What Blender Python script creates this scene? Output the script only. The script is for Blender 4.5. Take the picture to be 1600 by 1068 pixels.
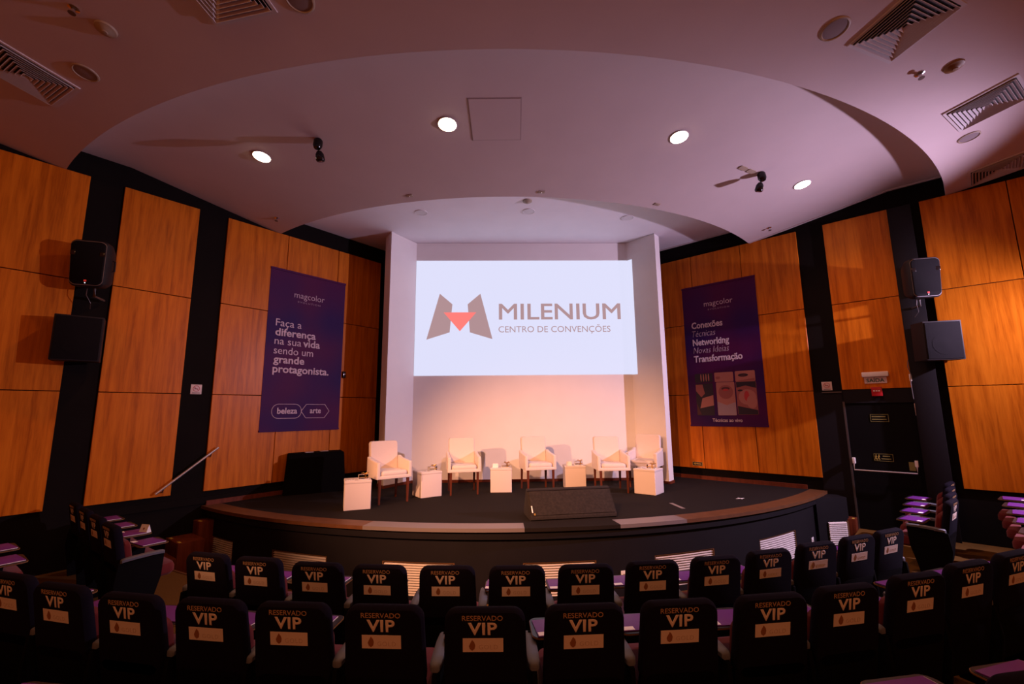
import bpy, bmesh, math, random
from math import sin, cos, tan, radians as RAD, degrees, pi, hypot, asin, sqrt
from mathutils import Matrix, Vector
random.seed(7)
for o in list(bpy.data.objects): bpy.data.objects.remove(o)
SC = bpy.context.scene
COL = SC.collection

# ------------------------------------------------------------------ camera
F_PX, TILT, ROLL, YAW = 699.08, 0.154719, -0.009075, 0.075990
CAM_H = 2.05
cam = bpy.data.cameras.new('camera'); cam.sensor_width = 36; cam.sensor_fit = 'HORIZONTAL'
cam.lens = F_PX / 1600 * 36; cam.clip_start = 0.02; cam.clip_end = 200
co = bpy.data.objects.new('camera', cam); COL.objects.link(co); SC.camera = co
F0 = Vector((sin(YAW), cos(YAW), 0)); R0 = Vector((cos(YAW), -sin(YAW), 0)); Z0 = Vector((0, 0, 1))
FW = F0 * cos(TILT) + Z0 * sin(TILT); UP = -F0 * sin(TILT) + Z0 * cos(TILT)
RT = R0 * cos(ROLL) + UP * sin(ROLL); UU = -R0 * sin(ROLL) + UP * cos(ROLL)
m = Matrix((RT, UU, -FW)).transposed().to_4x4(); m.translation = (0, 0, CAM_H); co.matrix_world = m

# ------------------------------------------------------------------ world, lights, exposure
SC.view_settings.view_transform = 'Standard'; SC.view_settings.look = 'None'
SC.view_settings.gamma = 1; SC.view_settings.use_curve_mapping = False
SC.view_settings.exposure = 0.0
W = bpy.data.worlds.new('world'); SC.world = W; W.use_nodes = True
W.node_tree.nodes['Background'].inputs[0].default_value = (1.0, 0.18, 0.06, 1)
W.node_tree.nodes['Background'].inputs[1].default_value = 0.24

def lamp(name, typ, loc, color, power, target=None, size=0.1, cone=None, blend=1.0):
    l = bpy.data.lights.new(name, typ); l.color = color; l.energy = power
    if typ == 'SPOT':
        l.spot_size = RAD(cone); l.spot_blend = blend; l.shadow_soft_size = size
    elif typ == 'POINT': l.shadow_soft_size = size
    else: l.shape = 'DISK'; l.size = size
    o = bpy.data.objects.new(name, l); COL.objects.link(o); o.location = loc
    if target is not None:
        o.rotation_euler = (Vector(target) - Vector(loc)).to_track_quat('-Z', 'Y').to_euler()
    return o
# the two wall-mounted stage floods (just outside the frame on either side)
lamp('stage_flood_right', 'SPOT', (8.85, 4.4, 3.85), (0.90, 0.68, 1.0), 1900, (-1.2, 7.8, 0.8), 0.05, 130, 1.0)
# two warm profile spots hung over the left rear seats, aimed at the stage
lamp('stage_spot', 'SPOT', (-2.2, 0.1, 5.1), (1.0, 0.43, 0.22), 3300, (1.5, 9.2, 0.0), 0.05, 42, 0.9)
lamp('stage_spot', 'SPOT', (-6.0, 1.0, 4.2), (1.0, 0.43, 0.22), 3000, (1.6, 9.2, 0.2), 0.05, 36, 0.9)
# warm house lights in the ceiling over the rear rows, behind the camera
for hx in (-4.5, 0.0, 4.5):
    lamp('house_light', 'AREA', (hx, -2.2, 5.9), (1.0, 0.42, 0.17), 42, (hx, 1.5, 0), 0.5)

# ------------------------------------------------------------------ room geometry constants
A = 0.73667793                      # half opening angle of the fan-shaped hall
DL, DR = 8.80974, 10.2
nL = Vector((cos(A), -sin(A), 0)); tL = Vector((sin(A), cos(A), 0))     # left wall: inward normal, direction to stage
nR = Vector((cos(A), sin(A), 0)); tR = Vector((-sin(A), cos(A), 0))
CX, CY = 0.93, 14.3                 # common centre of the rows and ceilings
SX, SY, SR = 0.92, 14.37, 8.34      # stage arc
STG = 0.565                         # stage height
PIT = -0.37

def frame(origin, X, Y, Z):
    mm = Matrix((Vector(X), Vector(Y), Vector(Z))).transposed().to_4x4(); mm.translation = Vector(origin); return mm
LEFT = frame(-DL * nL, tL, -nL, Z0)          # local x along the wall (to the right as one faces it), z up, -y into the room
RIGHT = frame(DR * nR, -tR, nR, Z0)          # local x = -s
def wallL(s, d, z): return -DL * nL + tL * s + nL * d + Z0 * z
def wallR(s, d, z): return DR * nR + tR * s - nR * d + Z0 * z
def pol(rho, th, z, c=(CX, CY)): t = RAD(th); return Vector((c[0] + rho * sin(t), c[1] - rho * cos(t), z))
def th_right(rho, c=(CX, CY), inset=0.0): return degrees(A + asin(max(-1, min(1, (DR - inset - (nR.x * c[0] + nR.y * c[1])) / rho))))
def th_left(rho, c=(CX, CY), inset=0.0): return -degrees(A + asin(max(-1, min(1, (DL - inset + (nL.x * c[0] + nL.y * c[1])) / rho))))

# ------------------------------------------------------------------ materials
MATS = {}
def new_mat(name, color, rough=0.6, metal=0.0, spec=0.4, emit=None, estr=0.0, noise=0.0, nscale=20, bump=0.0, sheen=0.0, alpha=None):
    mt = bpy.data.materials.new(name); mt.use_nodes = True; nt = mt.node_tree; b = nt.nodes['Principled BSDF']
    b.inputs['Base Color'].default_value = (*color, 1); b.inputs['Roughness'].default_value = rough; b.inputs['Metallic'].default_value = metal
    b.inputs['Specular IOR Level'].default_value = spec
    if sheen: b.inputs['Sheen Weight'].default_value = sheen
    if emit: b.inputs['Emission Color'].default_value = (*emit, 1); b.inputs['Emission Strength'].default_value = estr
    if alpha: b.inputs['Transmission Weight'].default_value = alpha
    if noise or bump:
        tc = nt.nodes.new('ShaderNodeTexCoord'); n = nt.nodes.new('ShaderNodeTexNoise'); n.inputs['Scale'].default_value = nscale; n.inputs['Detail'].default_value = 5
        nt.links.new(tc.outputs['Object'], n.inputs['Vector'])
        if noise:
            r = nt.nodes.new('ShaderNodeValToRGB')
            r.color_ramp.elements[0].position = .3; r.color_ramp.elements[1].position = .7
            r.color_ramp.elements[0].color = (*[c * (1 - noise) for c in color], 1); r.color_ramp.elements[1].color = (*[min(1, c * (1 + noise)) for c in color], 1)
            nt.links.new(n.outputs['Fac'], r.inputs['Fac']); nt.links.new(r.outputs['Color'], b.inputs['Base Color'])
        if bump:
            bp = nt.nodes.new('ShaderNodeBump'); bp.inputs['Strength'].default_value = bump; bp.inputs['Distance'].default_value = .01
            nt.links.new(n.outputs['Fac'], bp.inputs['Height']); nt.links.new(bp.outputs['Normal'], b.inputs['Normal'])
    MATS[name] = mt; return mt
def wood_mat(name, c0, c1, c2, rough):
    mt = bpy.data.materials.new(name); mt.use_nodes = True; nt = mt.node_tree; b = nt.nodes['Principled BSDF']
    b.inputs['Roughness'].default_value = rough; b.inputs['Specular IOR Level'].default_value = .14
    tc = nt.nodes.new('ShaderNodeTexCoord'); oi = nt.nodes.new('ShaderNodeObjectInfo'); ad = nt.nodes.new('ShaderNodeVectorMath'); ad.operation = 'ADD'
    ml = nt.nodes.new('ShaderNodeMath'); ml.operation = 'MULTIPLY'; ml.inputs[1].default_value = 37.0
    nt.links.new(oi.outputs['Random'], ml.inputs[0]); nt.links.new(tc.outputs['Object'], ad.inputs[0]); nt.links.new(ml.outputs[0], ad.inputs[1])
    mp = nt.nodes.new('ShaderNodeMapping'); mp.inputs['Scale'].default_value = (1, 1, 0.06); nt.links.new(ad.outputs[0], mp.inputs[0])
    n1 = nt.nodes.new('ShaderNodeTexNoise'); n1.inputs['Scale'].default_value = 14; n1.inputs['Detail'].default_value = 6; n1.inputs['Distortion'].default_value = .6
    n2 = nt.nodes.new('ShaderNodeTexNoise'); n2.inputs['Scale'].default_value = 90; n2.inputs['Detail'].default_value = 3
    nt.links.new(mp.outputs[0], n1.inputs['Vector']); nt.links.new(mp.outputs[0], n2.inputs['Vector'])
    mx = nt.nodes.new('ShaderNodeMath'); mx.operation = 'MULTIPLY_ADD'; mx.inputs[1].default_value = .35; nt.links.new(n2.outputs['Fac'], mx.inputs[0]); nt.links.new(n1.outputs['Fac'], mx.inputs[2])
    r = nt.nodes.new('ShaderNodeValToRGB'); e = r.color_ramp.elements; e[0].position = .45; e[0].color = (*c0, 1); e[1].position = .85; e[1].color = (*c2, 1)
    k = e.new(.65); k.color = (*c1, 1)
    nt.links.new(mx.outputs[0], r.inputs['Fac']); nt.links.new(r.outputs['Color'], b.inputs['Base Color'])
    MATS[name] = mt
wood_mat('wood_panel', (.36, .082, .003), (.53, .138, .006), (.63, .178, .009), .36)
wood_mat('red_wood', (.085, .018, .008), (.12, .026, .011), (.15, .034, .014), .45)
wood_mat('leg_wood', (.07, .018, .010), (.10, .026, .013), (.12, .03, .015), .4)
new_mat('wall_black', (.0055, .0035, .003), .85, spec=.12, noise=.15, nscale=3)
new_mat('pilaster_black', (.007, .005, .007), .75, spec=.2)
new_mat('ceiling_warm_tint', (.62, .53, .53), .85, spec=.2, noise=.02, nscale=2)  # pink of the warm bounce light is mixed into the white base colour
new_mat('ceiling_lit_white', (.88, .85, .90), .85, spec=.2, noise=.02, nscale=2)  # stage ceiling: brightness of the light there put into a paler base colour
new_mat('trim_white', (.72, .70, .72), .6)
new_mat('backdrop_white', (.78, .75, .73), .8, spec=.2, noise=.015, nscale=3)
new_mat('carpet_stage', (.014, .0105, .009), .95, spec=.1, noise=.25, nscale=180, bump=.3)
new_mat('carpet_floor', (.11, .052, .011), .95, spec=.1, noise=.2, nscale=120, bump=.3)
new_mat('nosing_wood', (.105, .040, .013), .5, noise=.15, nscale=9)
new_mat('nosing_metal', (.20, .17, .175), .45, metal=.3)
new_mat('fascia_black', (.0075, .006, .008), .7, spec=.15, noise=.1, nscale=4)
new_mat('vent_dark', (.01, .008, .008), .8)
new_mat('vent_slat', (.58, .53, .50), .55)
new_mat('vent_reveal', (.11, .05, .018), .6)
new_mat('grille_white', (.60, .56, .57), .5)
new_mat('plastic_white', (.75, .72, .70), .5)
new_mat('old_white', (.38, .30, .22), .5)
new_mat('metal_rail', (.70, .68, .68), .3, metal=.8)
new_mat('brass', (.85, .52, .14), .28, metal=1.0)
new_mat('chair_white', (.72, .63, .57), .75, sheen=.1, noise=.015, nscale=40, bump=.05)
new_mat('pouf_white', (.70, .62, .58), .55)
new_mat('speaker_plastic', (.014, .011, .013), .6, spec=.2, noise=.1, nscale=60)
new_mat('speaker_grille', (.006, .0048, .0065), .8, spec=.1, noise=.4, nscale=350, bump=.4)
new_mat('speaker_rim', (.30, .28, .30), .35, metal=.6)
new_mat('monitor_felt', (.017, .012, .010), .95, noise=.35, nscale=30, bump=.2)
new_mat('cloth_black', (.004, .003, .003), .95, spec=.05)
new_mat('cover_navy', (.006, .0045, .010), .9, spec=.06, noise=.12, nscale=120, bump=.1)
new_mat('shell_black', (.003, .0025, .003), .7, spec=.05)
new_mat('seat_red', (.11, .003, .003), .85, sheen=.1)
new_mat('arm_grey', (.10, .105, .13), .55)
new_mat('tablet_black', (.012, .010, .012), .4)
new_mat('tablet_edge', (.20, .09, .02), .5)
new_mat('folder_purple', (.13, .025, .22), .45, spec=.25)
new_mat('print_cream', (.72, .60, .50), .6)
new_mat('print_gold', (.45, .27, .13), .6)
new_mat('emblem_brown', (.28, .11, .035), .6)
new_mat('faint_print', (.55, .42, .33), .6)
new_mat('banner_purple', (.040, .003, .075), .6, spec=.2)
def banner_print():
    nt = MATS['banner_purple'].node_tree; b = nt.nodes['Principled BSDF']; tc = nt.nodes.new('ShaderNodeTexCoord'); n = nt.nodes.new('ShaderNodeTexNoise'); n.inputs['Scale'].default_value = .75; n.inputs['Detail'].default_value = 1
    r = nt.nodes.new('ShaderNodeValToRGB'); e = r.color_ramp.elements; e[0].position = .38; e[0].color = (.026, .002, .075, 1); e[1].position = .62; e[1].color = (.075, .002, .055, 1)
    nt.links.new(tc.outputs['Object'], n.inputs['Vector']); nt.links.new(n.outputs['Fac'], r.inputs['Fac']); nt.links.new(r.outputs['Color'], b.inputs['Base Color'])
banner_print()
new_mat('banner_text', (.62, .48, .56), .6)
new_mat('banner_text_dim', (.40, .28, .36), .6)
new_mat('skin_light', (.42, .16, .13), .6); new_mat('skin_mid', (.30, .085, .075), .6); new_mat('skin_dark', (.075, .016, .022), .6)
new_mat('lips_red', (.45, .035, .040), .5); new_mat('hair_black', (.022, .010, .020), .6); new_mat('shirt_pale', (.36, .25, .28), .6)
new_mat('sign_white', (.62, .50, .46), .5); new_mat('sign_red', (.45, .05, .06), .5); new_mat('sign_green', (.01, .10, .05), .5)
new_mat('alarm_red', (.42, .015, .020), .35)
new_mat('door_black', (.003, .0025, .003), .7, spec=.1)
new_mat('glow_yellow', (.22, .20, .06), .6)
new_mat('tape_yellow', (.50, .36, .06), .6)
new_mat('tape_grey', (.22, .18, .17), .6)
new_mat('glass_clear', (.98, .96, .94), .02, alpha=1.0, spec=.3); MATS['glass_clear'].node_tree.nodes['Principled BSDF'].inputs['IOR'].default_value = 1.12
new_mat('card_white', (.85, .82, .78), .6)
new_mat('steel_dark', (.12, .11, .11), .4, metal=.7)
new_mat('chrome', (.75, .72, .70), .2, metal=1.0)
new_mat('speaker_mesh', (.26, .21, .22), .8)
new_mat('hatch_joint', (.42, .33, .33), .8)
new_mat('lens_black', (.008, .006, .006), .15)
new_mat('lamp_on', (1, .85, .65), .5, emit=(1.0, .78, .55), estr=17)
new_mat('led_red', (.5, .02, .02), .4, emit=(1, .06, .04), estr=.25)
new_mat('led_white', (.8, .8, 1), .4, emit=(.9, .92, 1), estr=1.0)
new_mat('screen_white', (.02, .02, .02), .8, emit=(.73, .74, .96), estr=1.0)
new_mat('screen_mauve', (.02, .02, .02), .8, emit=(.43, .27, .285), estr=1.0)
new_mat('screen_red', (.02, .02, .02), .8, emit=(1.0, .21, .19), estr=1.0)

# ------------------------------------------------------------------ mesh helpers
class MB:
    def __init__(s): s.v = []; s.f = []
    def add(s, vs, fs, M=None):
        k = len(s.v); s.v += [tuple(M @ Vector(p)) if M else tuple(p) for p in vs]; s.f += [tuple(i + k for i in f) for f in fs]; return s
    def box(s, x0, x1, y0, y1, z0, z1, M=None):
        return s.add([(x, y, z) for z in (z0, z1) for y in (y0, y1) for x in (x0, x1)], [(0, 2, 3, 1), (4, 5, 7, 6), (0, 1, 5, 4), (2, 6, 7, 3), (0, 4, 6, 2), (1, 3, 7, 5)], M)
    def prism(s, poly, z0, z1, M=None):          # polygon in xy (counter-clockwise), extruded in z
        n = len(poly); vs = [(x, y, z0) for x, y in poly] + [(x, y, z1) for x, y in poly]
        return s.add(vs, [tuple(range(n - 1, -1, -1)), tuple(range(n, 2 * n))] + [(i, (i + 1) % n, n + (i + 1) % n, n + i) for i in range(n)], M)
    def rings(s, rr, M=None, cap=True):          # list of equal-length rings, skinned in order
        n = len(rr[0]); vs = [p for r in rr for p in r]; fs = []
        for k in range(len(rr) - 1):
            fs += [(k * n + i, k * n + (i + 1) % n, (k + 1) * n + (i + 1) % n, (k + 1) * n + i) for i in range(n)]
        if cap: fs += [tuple(range(n - 1, -1, -1)), tuple(range((len(rr) - 1) * n, len(rr) * n))]
        return s.add(vs, fs, M)
    def lathe(s, prof, n=20, M=None):            # prof: (r, z), bottom to top
        return s.rings([[(r * cos(2 * pi * i / n), r * sin(2 * pi * i / n), z) for i in range(n)] for r, z in prof], M)
    def tube(s, pts, r, n=8, M=None):
        pts = [Vector(p) for p in pts]; rr = []
        for i, p in enumerate(pts):
            d = (pts[min(i + 1, len(pts) - 1)] - pts[max(i - 1, 0)]).normalized()
            a = d.cross(Vector((0, 0, 1)) if abs(d.z) < .95 else Vector((1, 0, 0))).normalized(); b = d.cross(a).normalized()
            rad = r[i] if isinstance(r, (list, tuple)) else r
            rr.append([tuple(p + (a * cos(2 * pi * k / n) + b * sin(2 * pi * k / n)) * rad) for k in range(n)])
        return s.rings(rr, M)
    def sweep(s, prof, th0, th1, n=48, c=(CX, CY)):   # closed (rho, z) profile swept about a vertical axis; th0/th1 numbers or functions of rho
        f0 = th0 if callable(th0) else (lambda r: th0); f1 = th1 if callable(th1) else (lambda r: th1)
        return s.rings([[tuple(pol(r, f0(r) + (f1(r) - f0(r)) * i / n, z, c)) for r, z in prof] for i in range(n + 1)])
    def mesh(s, name, bevel=0, seg=2, smooth=False):
        me = bpy.data.meshes.new(name); me.from_pydata(s.v, [], s.f); me.update()
        bm = bmesh.new(); bm.from_mesh(me)
        bmesh.ops.recalc_face_normals(bm, faces=bm.faces)
        if bevel: bmesh.ops.bevel(bm, geom=[e for e in bm.edges if len(e.link_faces) == 2 and e.calc_face_angle(0) > .5], offset=bevel, segments=seg, affect='EDGES', profile=.6)
        bm.to_mesh(me); bm.free()
        if smooth:
            for p in me.polygons: p.use_smooth = True
            try: me.set_sharp_from_angle(angle=RAD(38))
            except Exception: pass
        return me
    def build(s, name, mat, parent=None, M=None, bevel=0, seg=2, smooth=False):
        return put(name, s.mesh(name, bevel, seg, smooth or bevel > 0), mat, parent, M)
def put(name, me, mat, parent=None, M=None):
    if mat and not me.materials: me.materials.append(MATS[mat])
    o = bpy.data.objects.new(name, me); COL.objects.link(o)
    if parent is not None: o.parent = parent
    if M is not None: o.matrix_local = M
    return o
def empty(name, M=None):
    o = bpy.data.objects.new(name, None); COL.objects.link(o); o.empty_display_size = .1
    if M is not None: o.matrix_world = M
    return o
def tag(o, label, cat, group=None, kind=None):
    o['label'] = label
    if cat: o['category'] = cat
    if group: o['group'] = group
    if kind: o['kind'] = kind
    return o
def struct(o, label): o['kind'] = 'structure'; o['label'] = label; return o
def copy_tree(o, parent=None):
    c = o.copy(); COL.objects.link(c); c.parent = parent
    if parent is not None: c.matrix_parent_inverse = o.matrix_parent_inverse.copy(); c.matrix_basis = o.matrix_basis.copy()
    for ch in list(o.children): copy_tree(ch, c)
    return c
def T(x=0, y=0, z=0): return Matrix.Translation((x, y, z))
def RX(a): return Matrix.Rotation(RAD(a), 4, 'X')
def RY(a): return Matrix.Rotation(RAD(a), 4, 'Y')
def RZ(a): return Matrix.Rotation(RAD(a), 4, 'Z')
def at_polar(rho, th, z, c=(CX, CY)): return Matrix.Translation(pol(rho, th, z, c)) @ RZ(th)     # local +y faces the stage
def cone_frame(rho, th, z, k):        # on a ceiling cone: x tangent, y towards the stage, z = up normal
    t = RAD(th); X = Vector((cos(t), sin(t), 0)); Y = Vector((-sin(t), cos(t), -k)).normalized(); return frame(pol(rho, th, z), X, Y, X.cross(Y))
def rrect(w, h, r, n=5, taper=0.0):   # rounded rectangle outline (ccw); taper narrows the top
    pts = []
    for cx, cy, a in ((w / 2 - r, -h / 2 + r, -90), (w / 2 - r, h / 2 - r, 0), (-w / 2 + r, h / 2 - r, 90), (-w / 2 + r, -h / 2 + r, 180)):
        for i in range(n + 1):
            t = RAD(a + 90 * i / n); x, y = cx + r * cos(t), cy + r * sin(t); pts.append((x * (1 - taper * (y / h + .5)), y))
    return pts
_tc = {}
def text_mesh(s, width=None, cap=None, bold=0.0, shear=0.0, depth=.0008, spacing=1.0, center=False):
    key = (s, width, cap, bold, shear, depth, spacing, center)
    if key in _tc: return _tc[key]
    cu = bpy.data.curves.new('t', 'FONT'); cu.body = s; cu.size = 1; cu.offset = min(bold, 0); cu.bevel_depth = max(bold, 0); cu.bevel_resolution = 0; cu.shear = shear; cu.extrude = 0; cu.space_character = spacing; cu.resolution_u = 3
    o = bpy.data.objects.new('t', cu); COL.objects.link(o); bpy.context.view_layer.update()
    me = bpy.data.meshes.new_from_object(o.evaluated_get(bpy.context.evaluated_depsgraph_get()))
    bpy.data.objects.remove(o); bpy.data.curves.remove(cu)
    xs = [v.co.x for v in me.vertices]; x0, x1 = min(xs), max(xs)
    capn = .70                           # cap height of the built-in font at size 1
    sx = (width / (x1 - x0)) if width else None; sy = (cap / capn) if cap else None
    sx = sx or sy; sy = sy or sx; mx = (x0 + x1) / 2 if center else x0
    for v in me.vertices: v.co = ((v.co.x - mx) * sx, v.co.y * sy, (v.co.z / bold + 1) * depth / 2 if bold > 0 else 0)
    bm = bmesh.new(); bm.from_mesh(me)
    if bold <= 0:
        r = bmesh.ops.extrude_face_region(bm, geom=list(bm.faces))
        for e in r['geom']:
            if isinstance(e, bmesh.types.BMVert): e.co.z += depth
    bmesh.ops.recalc_face_normals(bm, faces=bm.faces); bm.to_mesh(me); bm.free(); me.name = 'lettering'
    _tc[key] = me; return me
def lettering(name, s, mat, parent, x, z, y, **kw):   # on a wall-like local frame: x right, z up, facing -y
    me = text_mesh(s, **kw)
    me2 = me.copy() if me.materials else me
    return put(name, me2, mat, parent, T(x, y, z) @ RX(90))
def flat(name, poly, mat, parent, y, d=.002):         # polygon given in (x, z), facing -y, thickness d
    return MB().prism(poly, 0, d).build(name, mat, parent, T(0, y, 0) @ RX(90))
ORD = ['first', 'second', 'third', 'fourth', 'fifth', 'sixth', 'seventh', 'eighth', 'ninth', 'tenth', 'eleventh', 'twelfth', 'thirteenth', 'fourteenth', 'fifteenth', 'sixteenth']

# ================================================================== STRUCTURE
# ---- floors
fl = empty('floor'); struct(fl, 'ochre brown carpeted floor stepping up towards the rear rows')
def ring_floor(name, r0, r1, z, a, b, zb=-.75): return MB().sweep([(r0, zb), (r1, zb), (r1, z), (r0, z)], a, b, 40).build(name, 'carpet_floor', fl)
TL, TR_ = (lambda r: th_left(r)), (lambda r: th_right(r))
ring_floor('orchestra_floor', 3.2, 9.45, PIT, TL, TR_)
SIDE = 22.3
for r0, r1, z in ((9.45, 10.95, -.13), (10.95, 12.07, .012), (12.07, 13.2, .18), (13.2, 14.35, .32), (14.35, 17.5, .46)):
    ring_floor('tier', r0, r1, z, -SIDE, SIDE)
    for a, b in ((TL, -SIDE), (SIDE, TR_)):
        rr0 = 9.05 if r0 == 9.45 else r0; z = {-.13: -.10, .012: .04}.get(z, z)
        MB().sweep([(rr0, -.75), (r1, -.75), (r1, z + .08), (rr0, z + .08)], a, b, 24).build('tier', 'carpet_floor', fl)
        MB().sweep([(rr0 - .004, z + .04), (rr0 + .03, z + .04), (rr0 + .03, z + .086), (rr0 - .004, z + .086)], a, b, 24).build('nosing', 'nosing_wood', fl)

# ---- side walls with their veneer panels
def side_wall(name, M, x0, x1, label):
    w = empty(name, M); struct(w, label)
    MB().box(x0, x1, 0, .25, -.75, 6.9).build('wall_face', 'wall_black', w); return w
wl = side_wall('wall_left', LEFT, -7, 6.9, 'left wall of black paint and tall orange veneer panels')
wr = side_wall('wall_right', RIGHT, -6.2, 8, 'right wall of black paint and tall orange veneer panels')
ROWS = [(.79, 2.39), (2.39, 3.99), (3.99, 5.59)]
_pm = {}
def panel(parent, x0, x1, z0, z1):
    key = (round(x1 - x0, 3), round(z1 - z0, 3))
    if key not in _pm:
        g = .006; _pm[key] = MB().box(g, key[0] - g, -.035, 0, g, key[1] - g).mesh('wood_panel', .003, 1)
    return put('wood_panel', _pm[key], 'wood_panel', parent, T(x0, 0, z0))
for a, b in ((-4.2, -3.15), (-3.15, -2.1), (-2.1, -1.03), (-1.03, .04), (.04, 1.07), (1.46, 2.48), (2.92, 4.02), (4.02, 5.12), (5.12, 6.22)):
    for z0, z1 in ROWS: panel(wl, a, b, z0, z1)
for a, b in ((-4.25, -3.2), (-3.2, -2.17), (-2.17, -1.14), (-1.14, -.11), (.31, 1.29), (1.73, 2.80), (2.80, 3.87), (3.87, 4.94)):
    for z0, z1 in (ROWS[1:] if a == .31 else ROWS): panel(wr, -b, -a, z0, z1)
MB().box(-.315, .0, -.12, 0, -.3, 5.56).build('pilaster', 'pilaster_black', wr, bevel=.006)
MB().box(-1.74, -1.28, -.03, 0, -.3, 2.36).build('door_surround', 'pilaster_black', wr)
MB().box(-1.30, -.30, -.03, 0, 2.17, 2.385).build('door_header', 'pilaster_black', wr)
MB().box(-1.60, -1.30, -.045, 0, 2.345, 2.365).build('ledge', 'steel_dark', wr)
MB().box(1.5, 6.6, -.03, 0, .60, .71).build('skirting', 'wall_black', wl)
for nm, par, a, b in (('baseboard_left', wl, 2.98, 6.7), ('baseboard_right', wr, -6.0, -2.0)):
    o = MB().box(a, b, -.05, 0, STG, STG + .075).build(nm, 'red_wood', None, par.matrix_world.copy()); struct(o, 'dark red wooden skirting along the ' + ('left' if par is wl else 'right') + ' edge of the stage')
# black wall behind the white backdrop
o = MB().box(-3.4, 5.4, 10.9, 11.1, -.4, 6.9).build('wall_behind', 'wall_black'); struct(o, 'black rear wall hidden behind the white stage backdrop')

# ---- ceilings
def ceil(name, prof, label, n=64, mat='ceiling_warm_tint'):
    o = MB().sweep(prof, lambda r: th_left(r), lambda r: th_right(r), n).build(name, mat, smooth=True); struct(o, label); return o
LIP1, LIP2, ZL = 10.42, 7.36, 5.58
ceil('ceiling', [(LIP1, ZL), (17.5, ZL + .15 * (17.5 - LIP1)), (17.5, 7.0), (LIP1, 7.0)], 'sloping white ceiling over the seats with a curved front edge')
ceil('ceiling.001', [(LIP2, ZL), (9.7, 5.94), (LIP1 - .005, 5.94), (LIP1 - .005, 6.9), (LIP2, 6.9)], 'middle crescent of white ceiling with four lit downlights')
ceil('ceiling.002', [(3.3, 5.945), (LIP2 - .004, 5.945), (LIP2 - .004, 6.8), (3.3, 6.8)], 'flat white ceiling above the stage', mat='ceiling_lit_white')
def zdisc(r): return 5.94 if r > 9.7 else ZL + (5.94 - ZL) * (r - LIP2) / (9.7 - LIP2)
def zouter(r): return ZL + .15 * (r - LIP1)
# white cove trims where the crescent and the stage ceiling meet the walls
def cove(name, P, rs, zf, label):
    rr = []
    for r in rs:
        th = th_left(r) if P == 'L' else th_right(r); p = pol(r, th, 0); n = nL if P == 'L' else -nR; z = zf(r)
        rr.append([tuple(p + Z0 * (z - .018)), tuple(p + n * .05 + Z0 * (z - .018)), tuple(p + n * .05 + Z0 * (z + .02)), tuple(p + Z0 * (z + .02))])
    o = MB().rings(rr).build(name, 'ceiling_warm_tint'); struct(o, label)
cove('trim_1', 'R', [LIP2 + .02, 8.2, 9.0, 9.7, 10.4], zdisc, 'white moulding between right wall and crescent ceiling')
cove('trim_2', 'R', [4.6, 5.5, 6.5, 7.34], lambda r: 5.945, 'white moulding between right wall and stage ceiling')

# ---- white backdrop
bk = empty('wall_back'); struct(bk, 'white stage backdrop with two splayed side wings')
PB0, PB1 = Vector((-1.43, 10.06, 0)), Vector((3.45, 9.80, 0)); eB = (PB1 - PB0).normalized(); BL = (PB1 - PB0).length
BACK = frame(PB0, eB, Z0.cross(eB), Z0)              # x right, -y to the audience
TOPB = 5.94
def vprism(poly, z0, z1): return MB().prism(poly, z0, z1)
vprism([(-1.43, 10.06), (3.45, 9.80), (3.47, 9.98), (-1.42, 10.24)], STG, TOPB).build('back_panel', 'backdrop_white', bk)
vprism([(-1.43, 10.06), (-1.75, 10.32), (-2.07, 9.74), (-1.88, 9.40)], STG, TOPB).build('wing', 'backdrop_white', bk)
vprism([(3.45, 9.80), (3.89, 9.19), (4.07, 9.38), (3.72, 9.98)], STG, TOPB).build('wing', 'backdrop_white', bk)
def strip(p, q, d, z0, z1, name, mat, ext=0.0):
    p, q = Vector((*p, 0)), Vector((*q, 0)); e = (q - p).normalized(); n = Vector((e.y, -e.x, 0))
    p = p - e * ext; q = q + e * ext
    return MB().prism([(p + n * d)[:2], (q + n * d)[:2], q[:2], p[:2]], z0, z1).build(name, mat, bk)
strip((-1.88, 9.40), (-1.43, 10.06), .02, STG, STG + .055, 'baseboard', 'red_wood')
strip((-1.43, 10.06), (3.45, 9.80), .02, STG, STG + .055, 'baseboard', 'red_wood')
strip((3.45, 9.80), (3.89, 9.19), .02, STG, STG + .055, 'baseboard', 'red_wood')
strip((-2.07, 9.74), (-1.88, 9.40), .02, STG, STG + .055, 'baseboard', 'red_wood')
strip((3.89, 9.19), (4.07, 9.38), .02, STG, STG + .055, 'baseboard', 'red_wood')

# ---- stage
sc_ = (SX, SY)
stage = empty('stage', T(SX, SY - SR, 0)); tag(stage, 'low curved black stage with dark carpet and pale edge strip', 'stage')
stage.matrix_world = Matrix.Identity(4)
tl_, tr_ = (lambda r: th_left(r, sc_)), (lambda r: th_right(r, sc_))
MB().sweep([(3.4, PIT), (8.0, PIT), (8.0, STG - .045), (3.4, STG - .045)], tl_, tr_, 64, sc_).build('core', 'fascia_black', stage)
MB().sweep([(3.4, STG - .045), (8.06, STG - .045), (8.06, STG), (3.4, STG)], tl_, tr_, 64, sc_).build('carpet', 'carpet_stage', stage)
for a, b, mt in ((None, -17.1, 'nosing_wood'), (-17.1, -2.2, 'nosing_metal'), (-2.2, 6.6, 'carpet_stage'), (6.6, 13.5, 'nosing_metal'), (13.5, None, 'nosing_wood')):
    MB().sweep([(8.06, STG - .045), (SR, STG - .045), (SR, STG + .003), (8.06, STG + .003)], tl_ if a is None else a, tr_ if b is None else b, 24, sc_).build('edge_strip', mt, stage, smooth=True)
RF = 8.25; VT, VB = .12, -.31
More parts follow.
